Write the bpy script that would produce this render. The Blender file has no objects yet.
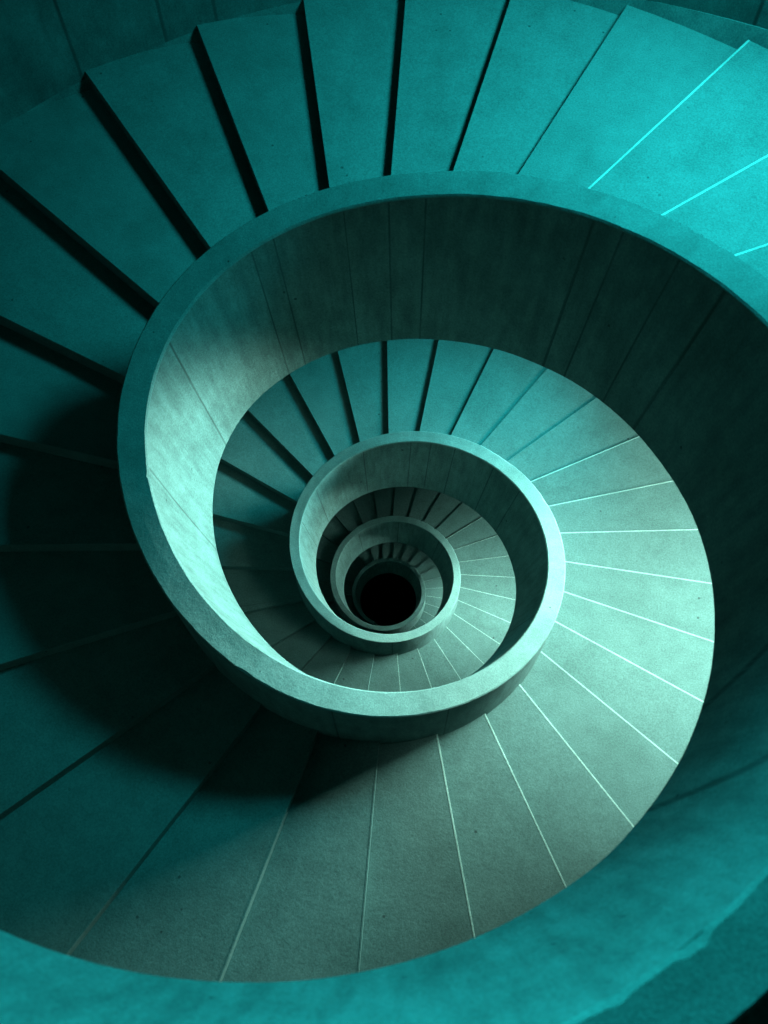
import bpy, bmesh, math, random
from mathutils import Vector, Matrix, noise

scene = bpy.context.scene
COL = scene.collection

# ------------------------------------------------------------------ camera, world, lights, exposure
cd = bpy.data.cameras.new('camera')
cam = bpy.data.objects.new('camera', cd)
COL.objects.link(cam)
fwd = Vector((-0.07942, 0.40396, -0.91132)).normalized()
up = Vector((-0.14302, 0.90014, 0.41146))
right = fwd.cross(up).normalized()
up = right.cross(fwd).normalized()
m3 = Matrix((right, up, -fwd)).transposed()
cam.matrix_world = Matrix.Translation((0.2803, -1.9509, 3.7381)) @ m3.to_4x4()
cd.sensor_fit = 'VERTICAL'
cd.sensor_height = 36.0
cd.lens = 36.0 * 980.45 / 1024.0
cd.clip_start = 0.02
cd.dof.use_dof = True
cd.dof.focus_distance = 6.6
cd.dof.aperture_fstop = 2.4
scene.camera = cam

scene.view_settings.view_transform = 'Standard'
scene.view_settings.look = 'None'
scene.view_settings.gamma = 1.0
scene.view_settings.use_curve_mapping = False
scene.view_settings.exposure = 0.0

world = bpy.data.worlds.new('world')
scene.world = world
world.use_nodes = True
bg = world.node_tree.nodes['Background']
bg.inputs['Color'].default_value = (0.004, 0.30, 0.26, 1)
bg.inputs['Strength'].default_value = 0.15


def area(name, loc, target, sx, sy, power, color, spread=180):
    ld = bpy.data.lights.new(name, 'AREA')
    ld.shape = 'RECTANGLE'
    ld.size, ld.size_y = sx, sy
    ld.energy = power
    ld.color = color
    ld.spread = math.radians(spread)
    o = bpy.data.objects.new(name, ld)
    COL.objects.link(o)
    o.location = loc
    d = Vector(target) - Vector(loc)
    o.rotation_euler = d.to_track_quat('-Z', 'Y').to_euler()
    return o


def polar(deg, r, z):
    return (r * math.cos(math.radians(deg)), r * math.sin(math.radians(deg)), z)


MINT = (0.74, 1.0, 0.86)
TEAL = (0.04, 0.90, 0.95)
# daylight: a skylight over the head of the stair, window openings in the outer wall, and unseen fills added under the soffits and along the wall
area('skylight', (2.5, 2.8, 3.1), (1.45, 2.35, -0.6), 1.1, 1.1, 185, TEAL, 98)
area('added_fill_head', (0.7, 3.5, 2.5), (0.4, -1.6, 1.85), 1.2, 0.6, 38, TEAL, 40)  # added fill brightening the near parapet face; the wall has no opening here
area('window_daylight_middle', polar(38, 3.6, -1.0), (-0.9, -0.3, -1.6), 1.8, 0.8, 225, MINT, 70)
area('added_fill_side', (1.4, 2.6, -1.35), (-0.9, 0.9, -3.3), 0.9, 0.7, 40, TEAL, 90)  # added fill giving the second turn's treads a teal tint
area('window_daylight_lower', polar(40, 2.3, -3.3), (-0.6, 0.2, -3.75), 1.0, 0.45, 42, MINT, 60)
area('window_daylight_lowest', polar(40, 1.6, -4.48), (-0.6, 0.7, -4.8), 0.6, 0.25, 11, MINT, 60)
area('added_fill_middle', (2.45, 0.45, -0.62), (2.2, 0.4, -2.8), 1.5, 1.5, 104, MINT, 100)  # added fill without a fixture, brightens the right-hand treads
area('added_fill_lower', (1.15, 0.9, -3.15), (1.08, 0.9, -4.0), 0.6, 0.6, 19, MINT, 105)  # same added fill for the next turn down
area('added_fill_lowest', (0.5, 1.0, -4.42), (0.48, 1.0, -5.0), 0.25, 0.25, 3.5, MINT, 105)  # same added fill for the deepest turn

# ------------------------------------------------------------------ the helix (knots every 90 degrees, from -180)
Z_K = [2.9914, 1.8989, 0.8996, 0.0, -0.7981, -1.5186, -2.1633, -2.7124, -3.1688, -3.5493, -3.868, -4.1365,
       -4.365, -4.5608, -4.7288, -4.8733, -4.9978, -5.1052]
S_K = [1.0, 0.9587, 0.9909, 0.9566, 0.9514, 0.8152, 0.6654, 0.5408, 0.4601, 0.4047, 0.36, 0.3212, 0.287, 0.259,
       0.2338, 0.2112, 0.1905, 0.1718]
X_K = [-0.0336, 0.0066, 0.0557, -0.0008, -0.033, -0.0724, -0.1522, -0.2328, -0.2358, -0.2298, -0.26, -0.2968,
       -0.3203, -0.3307, -0.3359, -0.333, -0.326, -0.3199]
Y_K = [-1.2643, -0.8116, -0.4106, 0.0005, 0.4547, 0.5385, 0.5883, 0.6842, 0.8035, 0.8652, 0.9261, 0.9829, 1.0136,
       1.0219, 1.037, 1.0565, 1.0724, 1.0886]
LS_K = [math.log(v) for v in S_K]
R0, RAIL, DEPTH, TREAD, BATTER, WALLR = 1.4996, 0.1734, 1.0049, 0.80, -0.1987, 4.2


def spl(v, deg):
    n = len(v)
    u = min(max((deg + 180.0) / 90.0, 0.0), n - 1 - 1e-6)
    i = int(u)
    t = u - i
    e = [2 * v[0] - v[1]] + v + [2 * v[-1] - v[-2]] * 2
    p0, p1, p2, p3 = e[i], e[i + 1], e[i + 2], e[i + 3]
    return .5 * (2 * p1 + (p2 - p0) * t + (2 * p0 - 5 * p1 + 4 * p2 - p3) * t * t + (3 * p1 - p0 - 3 * p2 + p3) * t ** 3)


def frame(deg):
    """scale, centre x, centre y and rail height of the stair at a helix angle"""
    return math.exp(spl(LS_K, deg)), spl(X_K, deg), spl(Y_K, deg), spl(Z_K, deg)


def at(deg, r, z):
    s, x, y, _ = frame(deg)
    a = math.radians(deg)
    return Vector((x + r * s * math.cos(a), y + r * s * math.sin(a), z))


TOP, END = -180.0, 1335.0

# ------------------------------------------------------------------ materials


def nodes_of(name):
    m = bpy.data.materials.new(name)
    m.use_nodes = True
    nt = m.node_tree
    return m, nt, nt.nodes['Principled BSDF']


def concrete(name, base, dark, light, rough=0.85, joints=None, pit=0.5, scale=1.0, streak=False):
    m, nt, bs = nodes_of(name)
    N, L = nt.nodes, nt.links
    tc = N.new('ShaderNodeTexCoord')

    def nz(sc, det, ro, vec=None):
        n = N.new('ShaderNodeTexNoise')
        n.inputs['Scale'].default_value = sc * scale
        n.inputs['Detail'].default_value = det
        n.inputs['Roughness'].default_value = ro
        L.new(vec or tc.outputs['Object'], n.inputs['Vector'])
        return n

    def ramp(src, stops):
        r = N.new('ShaderNodeValToRGB')
        el = r.color_ramp.elements
        while len(el) < len(stops):
            el.new(0.5)
        for e, (p, c) in zip(el, stops):
            e.position = p
            e.color = (*c, 1) if len(c) == 3 else c
        L.new(src, r.inputs['Fac'])
        return r

    def mix(kind, fac, a, b):
        x = N.new('ShaderNodeMix')
        x.data_type = 'RGBA'
        x.blend_type = kind
        if isinstance(fac, float):
            x.inputs[0].default_value = fac
        else:
            L.new(fac, x.inputs[0])
        L.new(a, x.inputs[6])
        if isinstance(b, tuple):
            x.inputs[7].default_value = (*b, 1)
        else:
            L.new(b, x.inputs[7])
        return x.outputs[2]

    big = nz(2.3, 6, 0.62)
    c = ramp(big.outputs['Fac'], [(0.33, dark), (0.5, base), (0.68, light)]).outputs['Color']
    fine = nz(95, 3, 0.7)
    c = mix('MULTIPLY', 1.0, c, ramp(fine.outputs['Fac'], [(0.3, (0.72,) * 3), (0.7, (1.2,) * 3)]).outputs['Color'])
    patch = nz(9, 5, 0.7)
    c = mix('MULTIPLY', 1.0, c, ramp(patch.outputs['Fac'], [(0.3, (0.88,) * 3), (0.65, (1.05,) * 3)]).outputs['Color'])
    # blow holes
    vo = N.new('ShaderNodeTexVoronoi')
    vo.inputs['Scale'].default_value = 7.0 * scale
    vo.inputs['Randomness'].default_value = 1.0
    L.new(tc.outputs['Object'], vo.inputs['Vector'])
    hole = ramp(vo.outputs['Distance'], [(0.045, (1,) * 3), (0.075, (0,) * 3)])
    sel = nz(3.1, 2, 0.5)
    keep = ramp(sel.outputs['Fac'], [(0.47, (0,) * 3), (0.54, (pit,) * 3)])
    hk = N.new('ShaderNodeMath'); hk.operation = 'MULTIPLY'
    L.new(hole.outputs['Color'], hk.inputs[0]); L.new(keep.outputs['Color'], hk.inputs[1])
    c = mix('MIX', hk.outputs[0], c, tuple(v * 0.22 for v in dark))
    height = fine.outputs['Fac']
    if streak:      # vertical boarding streaks: u runs along the stair in degrees, v down the face
        uv = N.new('ShaderNodeUVMap'); uv.uv_map = 'UVMap'
        mp = N.new('ShaderNodeMapping')
        mp.inputs['Scale'].default_value = (0.32, 2.2, 1)
        L.new(uv.outputs['UV'], mp.inputs['Vector'])
        st = nz(1.0 / scale, 5, 0.65, mp.outputs['Vector'])
        c = mix('MULTIPLY', 1.0, c, ramp(st.outputs['Fac'], [(0.34, (0.74,) * 3), (0.62, (1.08,) * 3)]).outputs['Color'])
    if joints:
        uv2 = N.new('ShaderNodeUVMap'); uv2.uv_map = 'UVMap'
        sx = N.new('ShaderNodeSeparateXYZ')
        L.new(uv2.outputs['UV'], sx.inputs[0])
        wob = nz(2.0 / scale, 3, 0.6, uv2.outputs['UV'])
        prev = None
        for a, w, *sl in joints:
            s0 = N.new('ShaderNodeMath'); s0.operation = 'MULTIPLY_ADD'
            L.new(sx.outputs['Y'], s0.inputs[0]); s0.inputs[1].default_value = -(sl[0] if sl else 0.0)
            L.new(sx.outputs['X'], s0.inputs[2])
            s1 = N.new('ShaderNodeMath'); s1.operation = 'SUBTRACT'
            L.new(s0.outputs[0], s1.inputs[0]); s1.inputs[1].default_value = a
            s2 = N.new('ShaderNodeMath'); s2.operation = 'ABSOLUTE'
            L.new(s1.outputs[0], s2.inputs[0])
            s3 = N.new('ShaderNodeMapRange')
            L.new(s2.outputs[0], s3.inputs['Value'])
            s3.inputs['From Min'].default_value = w * 0.35
            s3.inputs['From Max'].default_value = w
            s3.inputs['To Min'].default_value = 1.0
            s3.inputs['To Max'].default_value = 0.0
            if prev is None:
                prev = s3.outputs['Result']
            else:
                mx = N.new('ShaderNodeMath'); mx.operation = 'MAXIMUM'
                L.new(prev, mx.inputs[0]); L.new(s3.outputs['Result'], mx.inputs[1])
                prev = mx.outputs[0]
        fac = N.new('ShaderNodeMath'); fac.operation = 'MULTIPLY'
        L.new(prev, fac.inputs[0])
        wr = ramp(wob.outputs['Fac'], [(0.3, (0.35,) * 3), (0.6, (0.8,) * 3)])
        L.new(wr.outputs['Color'], fac.inputs[1])
        c = mix('MIX', fac.outputs[0], c, tuple(v * 0.3 for v in dark))
    L.new(c, bs.inputs['Base Color'])
    bs.inputs['Roughness'].default_value = rough
    bs.inputs['Specular IOR Level'].default_value = 0.15
    bp = N.new('ShaderNodeBump')
    bp.inputs['Strength'].default_value = 0.25
    bp.inputs['Distance'].default_value = 0.004
    L.new(height, bp.inputs['Height'])
    bp2 = N.new('ShaderNodeBump')
    bp2.inputs['Strength'].default_value = 0.2
    bp2.inputs['Distance'].default_value = 0.02
    L.new(patch.outputs['Fac'], bp2.inputs['Height'])
    L.new(bp.outputs['Normal'], bp2.inputs['Normal'])
    L.new(bp2.outputs['Normal'], bs.inputs['Normal'])
    return m


JOINTS = [(-26, .9, -13), (-2.7, .9, -18), (38, .5), (47, .3), (57.5, .3), (63, .45), (94.8, .3), (102.4, .3), (112, .2),
          (128.5, .28), (134.3, .28), (163.3, .45, 1.5), (193, .45, 5), (224, .3, 8), (262, .3), (290, .3),
          (331, .4), (388, .4), (404, .35), (424, .4), (436, .35), (446, .35), (472, .4), (508, .4), (530, .4), (566, .5),
          (640, .5), (760, .6), (806, .6), (850, .6)]
M_STEP = concrete('step_concrete', (0.078, 0.160, 0.154), (0.066, 0.138, 0.131), (0.085, 0.173, 0.166), pit=0.7)
M_RAIL = concrete('parapet_concrete', (0.080, 0.163, 0.157), (0.064, 0.131, 0.125), (0.090, 0.182, 0.176), pit=0.85,
                  joints=JOINTS, streak=True)
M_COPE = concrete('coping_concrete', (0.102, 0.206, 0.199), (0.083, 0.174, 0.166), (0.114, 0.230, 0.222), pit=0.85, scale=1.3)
M_WALL = concrete('wall_concrete', (0.070, 0.144, 0.138), (0.050, 0.102, 0.099), (0.083, 0.170, 0.163), pit=0.6,
                  joints=[(k * 9.5 + (4 if k % 3 == 0 else 0), 0.25) for k in range(-5, 38)], streak=True)
M_NOSE = concrete('nosing_highlight', (0.235, 0.400, 0.370), (0.202, 0.340, 0.320), (0.269, 0.440, 0.420), pit=0.3)  # paler copy of the step concrete standing in for light on front edges
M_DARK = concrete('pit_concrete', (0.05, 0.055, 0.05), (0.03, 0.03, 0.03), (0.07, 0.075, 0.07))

# ------------------------------------------------------------------ mesh helpers


def link(name, me, mat, parent=None, smooth=False):
    me.materials.append(mat)
    o = bpy.data.objects.new(name, me)
    COL.objects.link(o)
    if parent is not None:
        o.parent = parent
    if smooth:
        for p in me.polygons:
            p.use_smooth = True
    return o


def sweep(name, cols, closed, mat, parent=None, us=None, caps=True, vs=None):
    """cols: list of cross sections (lists of points); closed: the section is a ring"""
    n = len(cols[0])
    verts = [p for c in cols for p in c]
    faces, fuv = [], []
    last = n if closed else n - 1
    us = us or list(range(len(cols)))
    for i in range(len(cols) - 1):
        for k in range(last):
            k2 = (k + 1) % n
            faces.append((i * n + k, i * n + k2, (i + 1) * n + k2, (i + 1) * n + k))
            v0, v1 = (vs[k], vs[k2]) if vs else (k, k + 1)
            fuv.append(((us[i], v0), (us[i], v1), (us[i + 1], v1), (us[i + 1], v0)))
    if closed and caps:
        faces.append(tuple(range(n))); fuv.append([(us[0], 0)] * n)
        e = (len(cols) - 1) * n
        faces.append(tuple(reversed(range(e, e + n)))); fuv.append([(us[-1], 0)] * n)
    me = bpy.data.meshes.new(name)
    me.from_pydata([tuple(v) for v in verts], [], faces)
    uvl = me.uv_layers.new(name='UVMap')
    for p in me.polygons:
        for li, uvc in zip(p.loop_indices, fuv[p.index]):
            uvl.data[li].uv = uvc
    bm = bmesh.new(); bm.from_mesh(me)
    bmesh.ops.recalc_face_normals(bm, faces=bm.faces)
    bm.to_mesh(me); bm.free()
    me.update()
    return link(name, me, mat, parent)


def wob(p, f, a):
    return noise.noise(p * f) * a


# ------------------------------------------------------------------ the setting: outer wall, pit, floor
def tread_z(deg):
    s, _, _, z = frame(deg)
    return z - TREAD * s


def wall_point(deg, f):
    """f from 0 at the treads to 1 at the underside of the turn above"""
    upper = deg - 360.0
    lo = at(deg, WALLR, tread_z(deg) - 0.5 * frame(deg)[0])
    if upper < TOP:
        hi = at(deg, WALLR, 5.4)
    else:
        s, _, _, z = frame(upper)
        hi = at(upper, WALLR, z - DEPTH * s + 0.15 * s)
    return lo.lerp(hi, f)


WIN0, WIN1 = 2.0, 72.0


def wall_mesh(name, d0, d1, step):
    bm = bmesh.new()
    uvl = bm.loops.layers.uv.new('UVMap')
    degs = [d0 + i * step for i in range(int(round((d1 - d0) / step)) + 1)]
    fs = [0.0, 0.3, 0.42, 0.6, 0.8, 0.94, 1.0]
    T = 0.16
    grid = {}
    for i, d in enumerate(degs):
        a = math.radians(d)
        out = Vector((math.cos(a), math.sin(a), 0)) * T * frame(d)[0]
        for k, f in enumerate(fs):
            p = wall_point(d, f)
            p += Vector((math.cos(a), math.sin(a), 0)) * wob(p, 0.9, 0.015)
            grid[i, k, 0] = bm.verts.new(p)
            grid[i, k, 1] = bm.verts.new(p + out)

    def hole(i, k):
        if not (0 <= i < len(degs) - 1):
            return True
        dm = (degs[i] + step / 2) % 360
        return WIN0 < dm < WIN1 and 2 <= k <= 4

    def quad(vs, uvs):
        f = bm.faces.new(vs)
        for l, q in zip(f.loops, uvs):
            l[uvl].uv = q
    for i in range(len(degs) - 1):
        for k in range(len(fs) - 1):
            if hole(i, k):
                continue
            u0, u1, v0, v1 = degs[i], degs[i + 1], fs[k] * 4, fs[k + 1] * 4
            quad([grid[i, k, 0], grid[i, k + 1, 0], grid[i + 1, k + 1, 0], grid[i + 1, k, 0]], [(u0, v0), (u0, v1), (u1, v1), (u1, v0)])
            quad([grid[i, k, 1], grid[i + 1, k, 1], grid[i + 1, k + 1, 1], grid[i, k + 1, 1]], [(u0, v0), (u1, v0), (u1, v1), (u0, v1)])
            e = [(u0, v0)] * 4
            if k == 0 or hole(i, k - 1):
                quad([grid[i, k, 0], grid[i + 1, k, 0], grid[i + 1, k, 1], grid[i, k, 1]], e)
            if k == len(fs) - 2 or hole(i, k + 1):
                quad([grid[i, k + 1, 0], grid[i, k + 1, 1], grid[i + 1, k + 1, 1], grid[i + 1, k + 1, 0]], e)
            if hole(i - 1, k):
                quad([grid[i, k, 0], grid[i, k, 1], grid[i, k + 1, 1], grid[i, k + 1, 0]], e)
            if hole(i + 1, k):
                quad([grid[i + 1, k, 0], grid[i + 1, k + 1, 0], grid[i + 1, k + 1, 1], grid[i + 1, k, 1]], e)
    me = bpy.data.meshes.new(name)
    bmesh.ops.recalc_face_normals(bm, faces=bm.faces)
    bm.to_mesh(me); bm.free()
    o = link(name, me, M_WALL)
    o['kind'] = 'structure'
    return o


wall_mesh('wall_outer', TOP, END, 3.0)

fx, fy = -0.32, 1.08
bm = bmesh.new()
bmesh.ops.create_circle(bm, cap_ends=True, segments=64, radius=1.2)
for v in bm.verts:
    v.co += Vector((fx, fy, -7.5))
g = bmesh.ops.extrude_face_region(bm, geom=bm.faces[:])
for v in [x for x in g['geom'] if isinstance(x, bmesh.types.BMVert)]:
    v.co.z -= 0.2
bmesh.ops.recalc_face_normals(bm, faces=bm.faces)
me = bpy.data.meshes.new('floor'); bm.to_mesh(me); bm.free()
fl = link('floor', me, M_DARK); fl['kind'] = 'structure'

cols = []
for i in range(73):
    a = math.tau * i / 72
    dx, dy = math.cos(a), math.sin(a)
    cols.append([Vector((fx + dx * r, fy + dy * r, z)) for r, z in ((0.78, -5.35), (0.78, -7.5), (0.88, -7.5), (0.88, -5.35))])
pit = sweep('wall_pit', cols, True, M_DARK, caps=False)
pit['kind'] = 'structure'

# ------------------------------------------------------------------ the staircase
stair = bpy.data.objects.new('spiral_staircase', None)
COL.objects.link(stair)
stair['label'] = 'teal lit concrete spiral staircase winding down around an open well to a black pit'
stair['category'] = 'staircase'

# parapet: one continuous ribbon, battered on the side of the well, its flat top a coping
rng = random.Random(4)
cols, ccols, us = [], [], []
d = TOP
CH = 0.009
while d <= END + 1e-6:
    s, x, y, z = frame(d)
    zt, zc, zb = z, z - 0.015 * s, z - DEPTH * s
    cut = 1.0 if d < 1000 else 1.0
    ring = []
    for f in (0.015, 0.12, 0.3, 0.5, 0.7, 0.9, 1.0):
        p = at(d, R0 + BATTER * f, z - DEPTH * s * f)
        q = Vector((p.x - x, p.y - y, 0)).normalized()
        ring.append(p + q * wob(p, 2.2, 0.008) * s * min(1.0, (f - 0.015) * 5))
    ring.append(at(d, R0 + RAIL, zb))
    ring.append(at(d, R0 + RAIL, z - 0.4 * s))
    ring.append(at(d, R0 + RAIL, zc))
    cols.append(ring)
    us.append(d)
    n0 = at(d, R0, z)
    n1 = at(d, R0 + RAIL, z)
    e0 = wob(n0, 9, 0.003) + wob(n0, 31, 0.002)
    e1 = wob(n1, 9, 0.003) + wob(n1, 31, 0.002)
    chip = max(0.0, noise.noise(n0 * 5.0) - 0.5) * 0.03
    for cdeg, cw, ca in ((-53.5, 0.9, 0.015), (-55.0, 0.7, 0.010), (-61.5, 0.8, 0.009), (274.0, 0.5, 0.006), (195.0, 0.5, 0.005)):
        chip += ca * math.exp(-((d - cdeg) / cw) ** 2) * (1 + 0.5 * noise.noise(n0 * 60))
    chip1 = max(0.0, noise.noise(n1 * 5.0) - 0.5) * 0.08
    ccols.append([at(d, R0 + BATTER * 0.015, zc), at(d, R0 + e0 * .5, z - CH * s - chip * .6), at(d, R0 + CH + e0 + chip, z),
                  at(d, R0 + RAIL * .5, z + wob(n0, 3, 0.003)),
                  at(d, R0 + RAIL - CH + e1 - chip1, z), at(d, R0 + RAIL + e1 * .5, z - CH * s - chip1 * .6), at(d, R0 + RAIL, zc)])
    d += 0.5 if d < 300 else 1.0
par = sweep('parapet', cols, True, M_RAIL, stair, us, vs=[0.015, 0.12, 0.3, 0.5, 0.7, 0.9, 1.0, 1.0, 0.4, 0.015])
for p in par.data.polygons:
    p.use_smooth = False
cop = sweep('coping', ccols, True, M_COPE, par, us)

# steps: nosing angles at the parapet and at the outer wall, from the top of the photograph down
PHI_IN = [61.3, 71.8, 80.4, 88.1, 95.6, 103.5, 112.5, 122.4, 133.4, 146.8, 162.5, 179.9, 197.2, 213.2, 228.1,
          242.3, 256.8, 272.3, 288.0, 303.2, 317.7, 331.4, 344.0, 356.1, 367.9, 379.2, 390.3, 401.4, 412.2,
          422.9, 434.0, 445.6, 457.9, 470.2, 482.4, 495.9, 511.1, 529.1, 548.8, 566.9]
PHI_OUT = [43.3, 54.6, 66.3, 77.6, 88.3, 98.7, 109.0, 120.1, 132.5, 146.4, 161.4, 176.7, 192.5, 209.7, 227.0,
          242.9, 258.3, 273.6, 288.4, 302.7, 316.4, 329.0, 340.7, 351.9, 363.1, 374.1, 385.1, 396.7, 409.0,
          421.5, 434.3, 447.1, 459.2, 471.4, 484.8, 499.5, 515.2, 531.8, 548.1, 562.3]
while PHI_IN[0] > TOP + 12:
    PHI_IN.insert(0, PHI_IN[0] - 13.3)
    PHI_OUT.insert(0, PHI_OUT[0] - (12.0 if PHI_IN[0] - PHI_OUT[0] > 3 else 13.3))
first_seen = next(i for i, v in enumerate(PHI_IN) if v > 20)
while PHI_IN[-1] < END - 14:
    PHI_IN.append(PHI_IN[-27] + 355.4)
    PHI_OUT.append(PHI_OUT[-27] + 355.4)


def step_shape(bm, i):
    """the block between nosing i (its upper, back edge) and nosing i + 1 (its front edge)"""
    ai, ao, bi, bo = PHI_IN[i], PHI_OUT[i], PHI_IN[i + 1], PHI_OUT[i + 1]
    zt = tread_z(bi)
    n = 7
    rin, rout = R0 + RAIL - 0.004, WALLR + 0.03
    top, bot = [], []
    def soffit(dd):
        s, _, _, z = frame(dd)
        return z - DEPTH * s + 0.002
    inner_t = [at(ai + (bi - ai) * k / n, rin, zt) for k in range(n + 1)]
    outer_t = [at(ao + (bo - ao) * k / n, rout, zt) for k in range(n + 1)]
    inner_b = [at(ai + (bi - ai) * k / n, rin, min(soffit(ai + (bi - ai) * k / n), zt - .03)) for k in range(n + 1)]
    outer_b = [at(ao + (bo - ao) * k / n, rout, min(soffit(ai + (bi - ai) * k / n), zt - .03)) for k in range(n + 1)]
    vt = [bm.verts.new(p) for p in inner_t + outer_t[::-1]]
    vb = [bm.verts.new(p) for p in inner_b + outer_b[::-1]]
    # the step's front edge stays a clean line; treads are one flat face
    bm.faces.new(vt)
    m = len(vt)
    for k in range(n):
        bm.faces.new((vb[k], vb[k + 1], vb[m - 2 - k], vb[m - 1 - k]))
    for k in range(m):
        k2 = (k + 1) % m
        bm.faces.new((vt[k], vb[k], vb[k2], vt[k2]))
    return vt[n], vt[n + 1]


def build_step(name, idx, parent):
    bm = bmesh.new()
    fronts = []
    for i in idx:
        fronts.append(step_shape(bm, i))
    bmesh.ops.recalc_face_normals(bm, faces=bm.faces)
    me = bpy.data.meshes.new(name)
    bm.to_mesh(me); bm.free()
    return link(name, me, M_STEP, parent)


def build_nosing(i, parent):
    """arris strip along the front edge of a step, lit ones painted pale"""
    di, do = PHI_IN[i + 1], PHI_OUT[i + 1]
    zt = tread_z(di)
    sc = frame(di)[0]
    p, q = at(di, R0 + RAIL - 0.002, zt), at(do, WALLR - 0.002, zt)
    along = (q - p).normalized()
    out = Vector((-along.y, along.x, 0))        # towards the lower step
    w, h, lip = 0.011 * sc + 0.0005, 0.012 * sc, 0.0022 * sc
    sec = [(-w, lip * 0.5), (-w * 0.9, lip * 0.8), (0.0, lip * 0.8), (lip, 0.0), (lip, -h), (0.001, -h), (-w, -lip)]
    n = 10
    cols = [[p.lerp(q, k / n) + out * a + Vector((0, 0, b)) for a, b in sec] for k in range(n + 1)]
    painted_lit = (di % 360.0) > 283.0 or (di % 360.0) < 52.0 or di < 84.0      # steps whose lit front edge is painted pale
    o = sweep('nosing', cols, True, M_NOSE if painted_lit else M_STEP, parent)
    if painted_lit:
        o['label'] = 'front edge of the step with light painted on as a pale strip'
    return o


count = 0
rest = []
for i in range(len(PHI_IN) - 1):
    if i < first_seen or count >= 100:
        rest.append(i)
        continue
    st = build_step('step', [i], stair)
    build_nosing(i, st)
    count += 1
if rest:
    r = build_step('step_run', rest, stair)
    r['kind'] = 'stuff'
